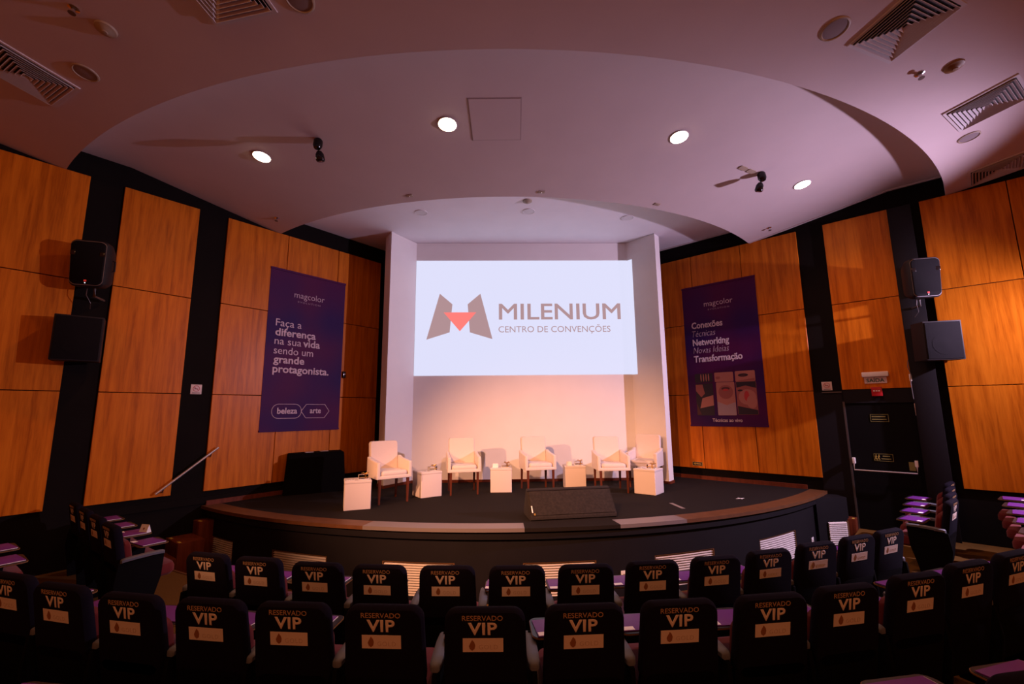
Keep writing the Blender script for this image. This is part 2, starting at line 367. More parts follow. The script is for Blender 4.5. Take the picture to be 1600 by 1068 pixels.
MB().sweep([(8.02, .42), (8.30, .42), (8.30, STG - .045), (8.02, STG - .045)], tl_, tr_, 64, sc_).build('upper_band', 'fascia_black', stage, smooth=True)
MB().sweep([(8.02, VT), (RF, VT), (RF, .42), (8.02, .42)], tl_, tr_, 64, sc_).build('fascia', 'fascia_black', stage, smooth=True)
MB().sweep([(8.02, PIT), (RF, PIT), (RF, VB), (8.02, VB)], tl_, tr_, 64, sc_).build('plinth', 'fascia_black', stage, smooth=True)
VENTS = [(-40.6, -34.5), (-28.1, -21.2), (-15.35, -8.5), (-2.35, 4.4), (10.2, 17.1), (23.6, 30.8)]
edges = [None] + [e for v in VENTS for e in v] + [None]
for i in range(0, len(edges), 2):
    a, b = edges[i], edges[i + 1]
    MB().sweep([(8.02, VB), (RF, VB), (RF, VT), (8.02, VT)], tl_ if a is None else a, tr_ if b is None else b, 10, sc_).build('pier', 'fascia_black', stage, smooth=True)
for a, b in VENTS:
    v = MB().sweep([(8.02, VB), (8.05, VB), (8.05, VT), (8.02, VT)], a, b, 10, sc_).build('vent', 'vent_dark', stage)
    MB().sweep([(8.05, VT - .012), (RF - .005, VT - .012), (RF - .005, VT), (8.05, VT)], a, b, 10, sc_).build('frame', 'vent_reveal', v)
    for q0, q1 in ((a, a + .12), (b - .12, b)):
        MB().sweep([(8.05, VB), (RF - .004, VB), (RF - .004, VT - .012), (8.05, VT - .012)], q0, q1, 2, sc_).build('frame', 'vent_reveal', v)
    n = 13; ph = (VT - .03 - VB) / n
    for k in range(n):
        z = VB + .012 + k * ph
        MB().sweep([(RF - .05, z + .019), (RF - .012, z), (RF - .010, z + .005), (RF - .046, z + .025)], a + .14, b - .14, 8, sc_).build('slat', 'vent_slat', v)
eb = vprism([(5.86, 7.70), (6.44, 7.71), (6.50, 8.05), (5.95, 8.05)], PIT, STG - .05).build('end_block', 'fascia_black', stage)
v = MB().box(6.03, 6.37, 7.69, 7.702, VB + .02, VT).build('vent', 'vent_dark', stage)
MB().box(6.37, 6.40, 7.68, 7.70, VB + .02, VT + .01).build('frame', 'vent_reveal', v)
for k in range(13):
    z = VB + .03 + k * .031
    MB().add([(6.035, 7.668, z), (6.365, 7.668, z), (6.365, 7.69, z + .02), (6.035, 7.69, z + .02), (6.035, 7.668, z + .006), (6.365, 7.668, z + .006), (6.365, 7.69, z + .026), (6.035, 7.69, z + .026)], [(0, 3, 2, 1), (4, 5, 6, 7), (0, 1, 5, 4), (2, 3, 7, 6), (1, 2, 6, 5), (3, 0, 4, 7)]).build('slat', 'vent_slat', v)
for th, zc in ((35.0, -.155), (7.0, -.09)):
    so = put('outlet', MB().box(-.045, .045, -.008, 0, -.058, .058).mesh('outlet', .004), 'plastic_white', stage, at_polar(RF + .004, th, zc, sc_))
    MB().box(-.016, .016, -.011, -.006, -.02, .02).build('socket', 'old_white', so)

# ---- steps beside the stage
def steps(name, M, sgn, label, treads):
    st = empty(name, M); tag(st, label, 'steps')
    for k, (s0, s1, z) in enumerate(treads):
        x0, x1 = sorted((sgn * s0, sgn * s1))
        y0 = (-.60 if k else -.30) if sgn > 0 else -.27
        tr = MB().box(x0, x1, y0, -.035, PIT, z).build('tread', 'red_wood', st, bevel=.01)
        fx = sgn * (s0 + .02)
        for yy in (((-.20, -.10), (-.57, -.47)) if k else ((-.27, -.17),)) if sgn > 0 else ((-.24, -.16),):
            MB().box(min(fx, fx + sgn * .035), max(fx, fx + sgn * .035), yy[0], yy[1], z, z + .004).build('tape', 'tape_yellow', tr)
steps('stage_steps', LEFT, 1, 'dark red wooden steps with yellow tape beside the left wall', ((2.82, 3.16, .365), (2.47, 2.82, .165), (2.12, 2.47, -.035)))
steps('stage_steps', RIGHT, -1, 'dark red wooden steps with yellow tape beside the exit door', ((1.62, 1.95, .365), (1.29, 1.62, .165)))

# ---- handrail on the left wall
hr = empty('handrail', LEFT); tag(hr, 'slanted pale metal handrail fixed to the left wall above the steps', 'handrail')
MB().tube([(2.26, -.10, .85), (3.07, -.10, 1.50)], .018, 10).build('rail', 'metal_rail', hr, smooth=True)
for f in (.12, .88):
    x, z = 2.26 + .81 * f, .85 + .65 * f
    MB().tube([(x, -.10, z - .01), (x, -.06, z - .07), (x, -.034, z - .07)], .009, 8).build('bracket', 'steel_dark', hr, smooth=True)

# ---- wall flood on the right wall, with an added light shield (its light is set at the top)
fl_ = empty('flood_lamp', T(8.85, 4.4, 3.85)); tag(fl_, 'black flood lamp on the right wall aimed at the stage, with an added light shield', 'flood lamp')
added_shield = []
for i in range(15):
    a = RAD(189 + 118 * i / 14); added_shield.append([(.22 * cos(a), .22 * sin(a), -.5), (.235 * cos(a), .235 * sin(a), -.5), (.235 * cos(a), .235 * sin(a), .5), (.22 * cos(a), .22 * sin(a), .5)])
MB().rings(added_shield).build('added_shield', 'lens_black', fl_)  # unseen curved screen added to keep the flood's light off the seats
MB().tube([(.11, -.19, 0), (.35, -.1, 0), (.66, .02, 0)], .02, 8).build('bracket', 'steel_dark', fl_)

# ---- exit door
dr = empty('door_1', RIGHT); struct(dr, 'black emergency exit door with a push bar')
MB().box(-1.27, -.32, -.028, .0, -.02, 2.15).build('leaf', 'door_black', dr)
MB().box(-1.30, -1.27, -.05, 0, -.02, 2.18).build('frame', 'steel_dark', dr)
MB().box(-.32, -.30, -.05, 0, -.02, 2.18).build('frame', 'pilaster_black', dr)
MB().box(-1.30, -.30, -.045, 0, 2.15, 2.18).build('frame', 'pilaster_black', dr)
pb = MB().tube([(-1.235, -.10, 1.10), (-1.235, -.12, .985), (-.40, -.12, .985), (-.40, -.10, 1.10)], .012, 8).build('push_bar', 'metal_rail', dr, smooth=True)
for x in (-1.235, -.40): MB().box(x - .022, x + .022, -.10, -.028, 1.09, 1.19).build('bar_bracket', 'plastic_white', pb, bevel=.006)
MB().box(-.50, -.42, -.04, -.028, 1.02, 1.16).build('lock_plate', 'glow_yellow', dr)
MB().box(-.325, -.285, -.075, -.03, 1.93, 2.13).build('door_closer', 'metal_rail', dr, bevel=.004)
MB().box(-1.28, -.1, -.95, -.035, -.36, -.022).build('threshold', 'carpet_floor', dr)
def door_sign(x0, x1, z0, z1, label, man):
    g = empty('door_sign', RIGHT @ T(x0, -.028, z0)); tag(g, label, 'sign')
    w, h = x1 - x0, z1 - z0
    MB().box(0, w, -.003, 0, 0, h).build('plate', 'door_black', g)
    for a in ((0, w, 0, .006), (0, w, h - .006, h), (0, .006, 0, h), (w - .006, w, 0, h)): MB().box(a[0], a[1], -.005, -.003, a[2], a[3]).build('border', 'glow_yellow', g)
    xs = (.10, w - .02) if man else (.02, w - .02)
    for zz in (h * .62, h * .26): MB().box(xs[0] + (.02 if zz > h / 2 and man else 0), xs[1] - (.02 if zz > h / 2 else .01), -.005, -.003, zz, zz + h * .14).build('text_line', 'glow_yellow', g)
    if man:
        for dx in (.022, .062):
            f = MB(); f.lathe([(.001, 0), (.009, .001), (.009, .003), (.001, .004)], 10, T(dx + .008, -.003, h * .80) @ RX(90))
            f.tube([(dx + .006, -.004, h * .7), (dx, -.004, h * .42)], .006, 6); f.tube([(dx, -.004, h * .42), (dx + .016, -.004, h * .30), (dx + .010, -.004, h * .14)], .004, 6)
            f.tube([(dx, -.004, h * .42), (dx - .012, -.004, h * .28), (dx - .012, -.004, h * .14)], .004, 6); f.tube([(dx - .012, -.004, h * .55), (dx + .005, -.004, h * .66), (dx + .02, -.004, h * .55)], .0035, 6)
            f.build('running_figure', 'tape_yellow', g)
door_sign(-.93, -.68, 1.82, 1.95, 'small dark sign with two yellowish lines high on the exit door', False)
door_sign(-.95, -.69, 1.15, 1.275, 'small dark sign with running figures above the push bar', True)

# exit sign lamp, alarm, no-smoking plates, arrow sign
ex = empty('exit_sign', RIGHT @ T(-.97, -.035, 2.49)); tag(ex, 'white exit sign reading SAÍDA under a small lamp housing', 'exit sign')
MB().box(.0, .37, -.06, 0, .115, .20).build('lamp_housing', 'plastic_white', ex, bevel=.012)
MB().box(.025, .335, -.012, 0, .0, .112).build('plate', 'sign_white', ex)
lettering('lettering', 'SAÍDA', 'sign_green', ex, .18, .022, -.0125, width=.25, cap=.062, bold=.02, center=True)
al = empty('fire_alarm', RIGHT @ T(-.79, -.035, 2.345)); tag(al, 'red square fire alarm call point above the exit door', 'fire alarm')
MB().box(-.075, .075, -.05, 0, -.08, .08).build('body', 'alarm_red', al, bevel=.012)
for dx in (-.035, 0, .035): MB().box(dx - .012, dx + .012, -.053, -.048, .0, .022).build('window', 'plastic_white', al)
def nosmoke(M, label):
    g = empty('no_smoking_sign', M); tag(g, label, 'sign')
    MB().box(-.08, .08, -.006, 0, -.08, .08).build('plate', 'sign_white', g, bevel=.002)
    f = MB(); n = 24; rr = []
    for i in range(n + 1):
        t = 2 * pi * i / n; c, s = cos(t), sin(t); rr.append([(c * .042, -.0062, .012 + s * .042), (c * .05, -.0062, .012 + s * .05), (c * .05, -.009, .012 + s * .05), (c * .042, -.009, .012 + s * .042)])
    f.rings(rr, cap=False); f.box(-.045, .045, -.009, -.0062, -.004, .004, T(0, 0, .012) @ RY(40)); f.build('ring', 'sign_red', g)
    MB().box(-.03, .024, -.008, -.006, .004, .014).build('cigarette', 'hair_black', g)
    MB().box(-.055, .055, -.008, -.006, -.066, -.056).build('text_line', 'hair_black', g)
nosmoke(LEFT @ T(2.69, 0, 2.47), 'square no smoking plate on the black strip of the left wall')
nosmoke(RIGHT @ T(-1.515, 0, 2.475), 'square no smoking plate on the black strip near the exit sign')
ar = empty('arrow_sign', RIGHT @ T(-4.03, -.035, .885)); tag(ar, 'tiny dark escape arrow sign low on the right veneer panels', 'sign')
MB().box(-.11, .11, -.006, 0, -.04, .04).build('plate', 'hair_black', ar)
for a in ((-.11, .11, -.04, -.034), (-.11, .11, .034, .04), (-.11, -.104, -.04, .04), (.104, .11, -.04, .04)): MB().box(a[0], a[1], -.008, -.006, a[2], a[3]).build('border', 'tape_yellow', ar)
flat('arrow', [(-.085, 0), (-.045, -.025), (-.045, -.009), (.085, -.009), (.085, .009), (-.045, .009), (-.045, .025)], 'tape_yellow', ar, -.006)
dv = empty('wall_switch', LEFT @ T(5.36, -.035, 2.87)); tag(dv, 'small black wall device beside the left banner', 'switch')
MB().box(-.03, .03, -.05, 0, -.07, .07).build('body', 'lens_black', dv, bevel=.006); MB().box(-.008, .012, -.053, -.048, .0, .02).build('indicator', 'plastic_white', dv)

# ================================================================== SCREEN
scr = empty('projected_screen', BACK @ T(0, -.004, 0)); tag(scr, 'bright projected white screen with convention centre logo on the backdrop', 'screen')
MB().box(.004, BL - .004, -.006, 0, 2.857, 5.512).build('picture', 'screen_white', scr)
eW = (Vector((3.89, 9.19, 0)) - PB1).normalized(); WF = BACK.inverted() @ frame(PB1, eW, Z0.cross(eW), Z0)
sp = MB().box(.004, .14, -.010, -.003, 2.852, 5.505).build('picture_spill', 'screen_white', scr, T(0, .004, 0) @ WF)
flat('logo_leaf', [(.266, 3.667), (.785, 3.831), (.84, 4.48), (.552, 4.728)], 'screen_mauve', scr, -.0062)
flat('logo_leaf', [(1.75, 3.672), (1.476, 4.725), (1.188, 4.478), (1.241, 3.829)], 'screen_mauve', scr, -.0062)
flat('logo_triangle', [(1.015, 3.855), (1.385, 4.29), (.645, 4.29)], 'screen_red', scr, -.0085)
lettering('lettering', 'MILENIUM', 'screen_mauve', scr, 1.897, 4.125, -.0062, width=2.785, cap=.366, bold=.012)
lettering('lettering', 'CENTRO DE CONVENÇÕES', 'screen_mauve', scr, 1.888, 3.826, -.0062, width=2.545, cap=.142, bold=.0)

# ================================================================== BANNERS
def banner(M, w, h, label):
    g = empty('banner', M); tag(g, label, 'banner', 'banners on the side walls')
    f = MB(); n = 16; rr = []
    for i in range(n + 1):
        x = w * i / n; y = -.002 * sin(i * 1.7) - .001; rr.append([(x, y, 0), (x, y - .004, 0), (x, y - .004, h), (x, y, h)])
    f.rings(rr); f.build('cloth', 'banner_purple', g, smooth=True)
    MB().box(-.005, w + .005, -.018, .004, h - .03, h + .01).build('top_rod', 'banner_purple', g)
    MB().box(-.005, w + .005, -.018, .004, -.01, .025).build('bottom_rod', 'banner_purple', g)
    return g
def brand(g, x, z, w):
    lettering('lettering', 'magcolor', 'banner_text', g, x, z, -.0085, width=w, cap=.125, bold=-.004)
    lettering('lettering', 'EVOLUTION', 'banner_text_dim', g, x + .08, z - .095, -.0085, width=w * .74, cap=.035, spacing=1.4)
bl = banner(LEFT @ T(3.72, -.037, 1.73), 1.585, 3.135, 'purple banner with white phrase and two outlined word badges, left wall')
brand(bl, .48, 2.62, .635)
for s_, x, z, w_, b_ in (('Faça a', .16, 2.003, .505, .0), ('diferença', .16, 1.818, .813, .03), ('na sua', .16, 1.645, .52, .0), ('vida', .715, 1.645, .36, .03), ('sendo um', .158, 1.462, .78, .0), ('grande', .16, 1.288, .605, .03), ('protagonista.', .158, 1.105, 1.14, .03)):
    lettering('lettering', s_, 'banner_text', bl, x, z, -.0085, width=w_, cap=.142, bold=b_)
def outline(g, pts, mat, r=.0055):
    f = MB(); n = len(pts)
    for i in range(n):
        p, q = pts[i], pts[(i + 1) % n]; f.tube([(p[0], -.008, p[1]), (q[0], -.008, q[1])], r, 6)
    f.build('badge_outline', mat, g)
outline(bl, [(.482 + x, .37 + z) for x, z in rrect(.565, .268, .125, 6)], 'banner_text')
outline(bl, [(.482 + .28 + x, .37 + z) for x, z in ((0, 0), (.10, .133), (.49, .133), (.59, 0), (.49, -.133), (.10, -.133))], 'banner_text')
lettering('lettering', 'beleza', 'banner_text', bl, .30, .325, -.0085, width=.385, cap=.11, bold=.028)
lettering('lettering', 'arte', 'banner_text', bl, .94, .33, -.0085, width=.235, cap=.11, bold=.028)
br = banner(RIGHT @ T(-4.115, -.037, 1.71), 1.565, 3.14, 'purple banner with stacked words and a collage of faces, right wall')
brand(br, .483, 2.645, .61)
for s_, z, w_, b_, sh in (('Conexões', 2.172, .675, .03, 0), ('Técnicas', 1.98, .51, -.006, .25), ('Networking', 1.78, .78, .03, 0), ('Novas Ideias', 1.60, .765, -.006, .25), ('Transformação', 1.405, 1.02, .03, 0)):
    lettering('lettering', s_, 'banner_text' if not sh else 'banner_text_dim', br, .172, z, -.0085, width=w_, cap=.14, bold=b_, shear=sh)
lettering('lettering', 'Técnicas ao vivo', 'banner_text', br, .48, .088, -.0085, width=.605, cap=.072, bold=.018)
# photo collage: six print tiles with simple generic shapes
def ell(cx, cz, a, b, n=18, r0=0, r1=360): return [(cx + a * cos(RAD(r0 + (r1 - r0) * i / (n - 1 if r1 - r0 < 360 else n))), cz + b * sin(RAD(r0 + (r1 - r0) * i / (n - 1 if r1 - r0 < 360 else n)))) for i in range(n)]
def tile(x0, x1, z0, z1, mat, shapes):
    t = MB().prism([((x0 + x1) / 2 + x, (z0 + z1) / 2 + z) for x, z in rrect(x1 - x0, z1 - z0, .02, 3)], 0, .002).build('photo_tile', mat, br, T(0, -.007, 0) @ RX(90))
    for k, (poly, mt) in enumerate(shapes):
        poly = [(max(x0 + .004, min(x1 - .004, x)), max(z0 + .004, min(z1 - .004, z))) for x, z in poly]
        MB().prism(poly, .0022 + k * .0005, .0026 + k * .0005).build('print', mt, t)
tile(.165, .55, .945, 1.14, 'hair_black', [(ell(.30 + k * .055, 1.05, .013, .085), 'skin_light') for k in range(4)])
tile(.59, .975, .94, 1.145, 'skin_light', [(ell(.66, 1.03, .05, .03), 'skin_mid')])
tile(1.012, 1.40, .93, 1.15, 'skin_light', [(ell(1.17, 1.06, .10, .035), 'hair_black'), (ell(1.17, 1.055, .05, .018), 'skin_dark'), ([(1.02, .935), (1.39, .935), (1.39, .99), (1.2, .965)], 'skin_mid')])
tile(.165, .54, .225, .92, 'hair_black', [([(.17, .90), (.32, .90), (.36, .70), (.28, .62), (.17, .76)], 'skin_mid'), ([(.24, .38), (.30, .60), (.535, .66), (.535, .44)], 'skin_light'), ([(.17, .24), (.17, .5), (.26, .24)], 'skin_dark')])
tile(.61, .985, .225, .93, 'skin_light', [(ell(.80, .72, .15, .15), 'skin_mid'), (ell(.80, .79, .085, .035), 'skin_dark'), (ell(.80, .765, .06, .024), 'lips_red'), ([(.61, .225), (.985, .225), (.985, .50), (.80, .44), (.61, .52)], 'shirt_pale')])
tile(1.012, 1.405, .235, .93, 'skin_mid', [([(1.02, .92), (1.40, .92), (1.40, .78), (1.2, .84), (1.02, .80)], 'hair_black'), (ell(1.22, .60, .17, .16), 'skin_light'), (ell(1.09, .74, .05, .02), 'hair_black'), (ell(1.21, .62, .05, .11), 'lips_red'), (ell(1.30, .50, .10, .14), 'skin_light'), ([(1.02, .24), (1.40, .24), (1.40, .33), (1.02, .42)], 'hair_black')])

# ================================================================== WALL SPEAKERS
def pa_speaker(M, label):      # moulded speaker, local -y = front
    g = empty('wall_speaker', M); tag(g, label, 'speaker', 'moulded speakers high on the side walls')
    w, h, d = .40, .66, .36
    f = MB(); out = rrect(w, h, .075, 6, -.10)
    rr = []
    for y, k in ((-d / 2, .93), (-d / 2 + .025, 1.0), (-.02, .985), (d / 2 - .05, .80), (d / 2, .70)): rr.append([(x * k, y, z * k) for x, z in out])
    f.rings(rr); f.build('cabinet', 'speaker_plastic', g, smooth=True)
    MB().rings([[(x * .93, -d / 2 - .004, z * .94) for x, z in out], [(x * .93, -d / 2 + .01, z * .94) for x, z in out]]).build('rim', 'speaker_rim', g)
    MB().rings([[(x * .86, -d / 2 - .022, z * .89) for x, z in out], [(x * .90, -d / 2 - .014, z * .92) for x, z in out], [(x * .905, -d / 2, z * .925) for x, z in out]]).build('grille', 'speaker_grille', g, smooth=True)
    for s in (-1, 1): MB().box(s * .165 - .03, s * .165 + .03, -d / 2 - .026, -d / 2 + .03, .10, .17).build('notch', 'lens_black', g, bevel=.008)
    MB().box(-.014, .014, -d / 2 - .027, -d / 2 - .018, -.265, -.240).build('badge', 'led_red', g); MB().lathe([(.001, 0), (.007, .002), (.006, .008)], 10, T(0, -d / 2 - .02, -.283) @ RX(90)).build('power_light', 'led_white', g)
    hd = MB(); hd.tube([(w / 2 - .005, .0, .09), (w / 2 + .03, .0, .08), (w / 2 + .03, .0, -.06), (w / 2 - .005, .0, -.07)], .012, 8); hd.build('handle', 'speaker_plastic', g, smooth=True)
    MB().tube([(0, .05, -h / 2 + .03), (0, .05, -h / 2 - .10), (0, d / 2 + .12, -h / 2 - .12)], .02, 8).build('bracket', 'steel_dark', g, smooth=True)
    MB().tube([(-.06, .0, -h / 2 + .03), (-.07, .0, -h / 2 - .09), (-.03, .04, -h / 2 - .20), (-.06, .1, -h / 2 - .28)], .005, 6).build('cable', 'steel_dark', g, smooth=True)
    return g
def box_speaker(M, label, w=.50, h=.62, d=.34):
    g = empty('box_speaker', M); tag(g, label, 'speaker', 'square cabinet speakers below the moulded ones')
    MB().box(-w / 2, w / 2, -d / 2, d / 2, -h / 2, h / 2).build('cabinet', 'speaker_plastic', g, bevel=.01)
    MB().box(-w / 2 + .02, w / 2 - .02, -d / 2 - .012, -d / 2 + .004, -h / 2 + .02, h / 2 - .02).build('grille', 'speaker_grille', g, bevel=.005)
    MB().lathe([(.001, 0), (.15, .0), (.165, .004), (.13, .006), (.06, .012), (.001, .014)], 24, T(0, -d / 2 - .011, -.06) @ RX(90)).build('woofer', 'speaker_grille', g, smooth=True)
    MB().box(-.06, .06, d / 2, d / 2 + .12, -.08, .08).build('mount', 'steel_dark', g)
    return g
def wall_obj(side, s, d, z, yaw):
    p = wallL(s, d, z) if side == 'L' else wallR(s, d, z)
    return p
def facing(p, ang, pitch=0): return Matrix.Translation(p) @ RZ(ang) @ RX(pitch)     # ang: local -y direction rotated from world -y
aimL = degrees(math.atan2(nL.x, -nL.y)); aimR = degrees(math.atan2(-nR.x, nR.y))
pa_speaker(facing(wallL(1.20, .34, 4.16), 14, 4), 'black moulded wall speaker with red light, upper left wall')
pa_speaker(facing(wallR(.03, .36, 4.15), -19, 4), 'black moulded wall speaker with silver rim, upper right wall')
box_speaker(facing(wallL(1.14, .30, 3.10), 36, 2), 'flat black square speaker box on the left wall')
box_speaker(facing(wallR(-.07, .32, 3.11), -20, 2), 'dark square speaker box on the right wall above the exit door side')

cb = empty('wall_cable', RIGHT); tag(cb, 'thin pale cable hanging on the black strip beside the exit sign', 'cable')
MB().tube([(-.318, -.125, 2.86), (-.335, -.128, 2.74), (-.31, -.128, 2.62), (-.325, -.128, 2.46), (-.318, -.128, 2.2)], .006, 6).build('wire', 'steel_dark', cb, smooth=True)
MB().box(-.335, -.305, -.13, -.12, 2.50, 2.62).build('clip', 'plastic_white', cb)

# ================================================================== CEILING FITTINGS
def downlight(rho, th, label):
    g = empty('downlight', cone_frame(rho, th, zdisc(rho), .154)); tag(g, label, 'downlight', 'lit round downlights in the crescent ceiling')
    MB().lathe([(.128, -.004), (.132, -.008), (.12, -.012), (.118, -.002)], 28).build('trim_ring', 'plastic_white', g, smooth=True)
    MB().lathe([(.001, -.036), (.06, -.031), (.10, -.017), (.116, -.006), (.001, -.004)], 28).build('lit_disc', 'lamp_on', g)
    l = bpy.data.lights.new('downlight_beam', 'SPOT'); l.color = (1, .42, .18); l.energy = 185; l.spot_size = RAD(140); l.spot_blend = 1; l.shadow_soft_size = .11
    lo = bpy.data.objects.new('downlight_beam', l); COL.objects.link(lo); lo.parent = g; lo.location = (0, 0, -.05)
for (r_, t_), nme in zip(((8.93, -27.6), (8.94, -8.66), (8.95, 12.0), (8.86, 30.8)), ('leftmost lit downlight, above the left banner side', 'second lit downlight from the left, beside the ceiling hatch', 'third lit downlight from the left, in the crescent ceiling', 'rightmost lit downlight, near the right wall')):
    downlight(r_, t_, nme)
def eyeball(rho, th, label, plate):
    g = empty('ceiling_spot', cone_frame(rho, th, zdisc(rho), .154)); tag(g, label, 'spotlight', 'small black double spotlights on the crescent ceiling')
    MB().lathe([(.001, -.14), (.045, -.135), (.062, -.10), (.062, -.02), (.05, 0), (.001, 0)], 18).build('mount', 'lens_black', g, smooth=True)
    hd = MB().lathe([(.001, -.15), (.05, -.15), (.062, -.13), (.055, -.05), (.03, -.01), (.001, 0)], 18).build('head', 'lens_black', g, T(.0, .04, -.14) @ RX(28), smooth=True)
    MB().lathe([(.001, -.155), (.018, -.153), (.018, -.148), (.001, -.146)], 12).build('lens', 'chrome', hd)
    if plate:
        for dx in (-.20, -.40): MB().prism([(x, y) for x, y in rrect(.17, .075, .025, 4)], -.012, 0).build('cover_plate', 'old_white', g, T(dx, .03, 0))
eyeball(8.95, -20.7, 'small black ceiling spotlight right of the leftmost downlight', False)
eyeball(8.72, 24.2, 'small black ceiling spotlight with beige cover plates, right side', True)
hz = empty('ceiling_hatch', cone_frame(8.98, -4.55, zdisc(8.98), .154)); tag(hz, 'square access hatch panel set in the ceiling beside a downlight', 'hatch')
MB().box(-.325, .325, -.345, .345, -.006, 0).build('panel', 'ceiling_warm_tint', hz)
for a in ((-.338, -.328, -.358, .358), (.328, .338, -.358, .358), (-.338, .338, -.358, -.348), (-.338, .338, .348, .358)): MB().box(a[0], a[1], a[2], a[3], -.0025, 0).build('joint', 'hatch_joint', hz)
def sprinkler(M, label):
    g = empty('sprinkler', M); tag(g, label, 'sprinkler', 'ceiling sprinklers')
    MB().lathe([(.014, -.05), (.016, -.02), (.045, -.006), (.045, 0), (.001, 0)], 14).build('body', 'chrome', g, smooth=True)
    MB().lathe([(.001, -.062), (.03, -.062), (.03, -.058), (.001, -.056)], 12).build('deflector', 'steel_dark', g)
sprinkler(cone_frame(7.72, -37.1, zdisc(7.72), .154), 'tiny sprinkler near the left tip of the crescent ceiling')
sprinkler(cone_frame(7.88, 38.4, zdisc(7.88), .154), 'tiny sprinkler near the right tip of the crescent ceiling')
sprinkler(cone_frame(10.97, 20.7, zouter(10.97), .15), 'small sprinkler between the two right ceiling vents')
sprinkler(cone_frame(11.42, -23.9, zouter(11.42), .15), 'small sprinkler in the dark top left ceiling')
for r_, th, nme in ((7.53, -16.0, 'left'), (7.5, .7, 'middle'), (7.5, 16.8, 'right')):
    g = empty('ceiling_sensor', cone_frame(r_, th, zdisc(r_), .154)); tag(g, nme + ' one of three tiny square sensors above the stage edge', 'sensor', 'tiny sensors along the crescent edge')
    MB().box(-.055, .055, -.03, .03, -.012, 0).build('body', 'old_white', g, bevel=.003); MB().lathe([(.001, -.02), (.010, -.018), (.012, -.01)], 10).build('lens', 'chrome', g)
def ceiling_speaker(rho, th, r, label):
    g = empty('ceiling_speaker', cone_frame(rho, th, zouter(rho), .15)); tag(g, label, 'speaker', 'round flush ceiling speakers')
    MB().lathe([(r * .84, -.004), (r * .9, -.014), (r, -.010), (r + .004, 0), (r * .84, 0)], 28).build('rim', 'old_white', g, smooth=True)
    MB().lathe([(.001, -.009), (r * .6, -.009), (r * .86, -.005), (.001, -.001)], 28).build('mesh_cover', 'speaker_mesh', g, smooth=True)
ceiling_speaker(11.03, 13.07, .125, 'round ceiling speaker left of the large right vent')
ceiling_speaker(10.84, 31.35, .115, 'round ceiling speaker below the second right vent')
ceiling_speaker(10.97, -27.8, .115, 'round ceiling speaker beside the dark left vent')
ceiling_speaker(11.02, -13.2, .125, 'round ceiling speaker at the top edge right of a vent')
def detector(M, label, mat='old_white'):
    g = empty('smoke_detector', M); tag(g, label, 'detector', 'smoke detectors')
    MB().lathe([(.001, -.045), (.035, -.043), (.05, -.03), (.085, -.018), (.09, 0), (.001, 0)], 22).build('housing', mat, g, smooth=True)
    MB().lathe([(.001, -.052), (.022, -.05), (.028, -.042), (.001, -.040)], 14).build('sensor_cap', mat, g, smooth=True)
detector(cone_frame(11.17, 21.96, zouter(11.17), .15), 'beige smoke detector between the two right ceiling vents', 'tablet_edge')
detector(cone_frame(11.2, -23.6, zouter(11.2), .15), 'beige smoke detector in the dark left ceiling')
detector(frame((.907, 7.82, 5.945), (1, 0, 0), (0, 1, 0), (0, 0, 1)), 'beige smoke detector on the stage ceiling')
for x, y, nme in ((-1.13, 8.42, 'left'), (.98, 8.25, 'middle'), (3.03, 8.43, 'right')):
    g = empty('unlit_downlight', T(x, y, 5.945)); tag(g, nme + ' unlit white round downlight in the stage ceiling', 'downlight', 'unlit downlights above the stage')
    MB().lathe([(.10, -.004), (.118, -.012), (.125, -.004), (.125, 0), (.10, 0)], 26).build('trim_ring', 'trim_white', g, smooth=True); MB().lathe([(.001, -.009), (.1, -.009), (.102, -.005), (.001, -.005)], 26).build('diffuser', 'trim_white', g)
# square four-way air diffusers
_sl = {}
def diffuser(rho, th, label, dark=False):
    g = empty('air_vent', cone_frame(rho, th, zouter(rho), .15)); tag(g, label, 'air vent', 'square louvred ceiling vents')
    H = .30; mt = 'grille_white'
    MB().box(-H, H, -H, H, -.003, -.001).build('back', 'vent_dark', g)
    f = MB()
    for k in range(4): f.prism([(-H - .03, -H - .03), (H + .03, -H - .03), (H, -H), (-H, -H)], -.014, 0, RZ(90 * k))
    f.build('frame', mt, g)
    for k in range(4):
        bank = None
        for j in range(8):
            a = H - .006 - j * .036; b = a - .022
            if (k, j) not in _sl:
                _sl[(k, j)] = MB().add([(-a, -a, -.030), (a, -a, -.030), (b, -b, -.004), (-b, -b, -.004), (-a, -a + .003, -.032), (a, -a + .003, -.032), (b, -b + .003, -.006), (-b, -b + .003, -.006)],
                    [(0, 1, 2, 3), (7, 6, 5, 4), (0, 4, 5, 1), (1, 5, 6, 2), (2, 6, 7, 3), (3, 7, 4, 0)], RZ(90 * k)).mesh('louvre')
            if bank is None: bank = put('louvre_bank', _sl[(k, j)], mt, g)
            else: put('louvre', _sl[(k, j)], mt, bank)
diffuser(11.25, 16.35, 'large square ceiling vent at the top right of the picture')
diffuser(11.12, 28.0, 'square ceiling vent at the right edge, second from the top')
diffuser(11.02, 39.6, 'square ceiling vent lowest on the right, beside the wall')
diffuser(11.2, -31.2, 'dark square ceiling vent at the left edge')
diffuser(11.27, -16.3, 'square ceiling vent cut by the top edge, left of centre')

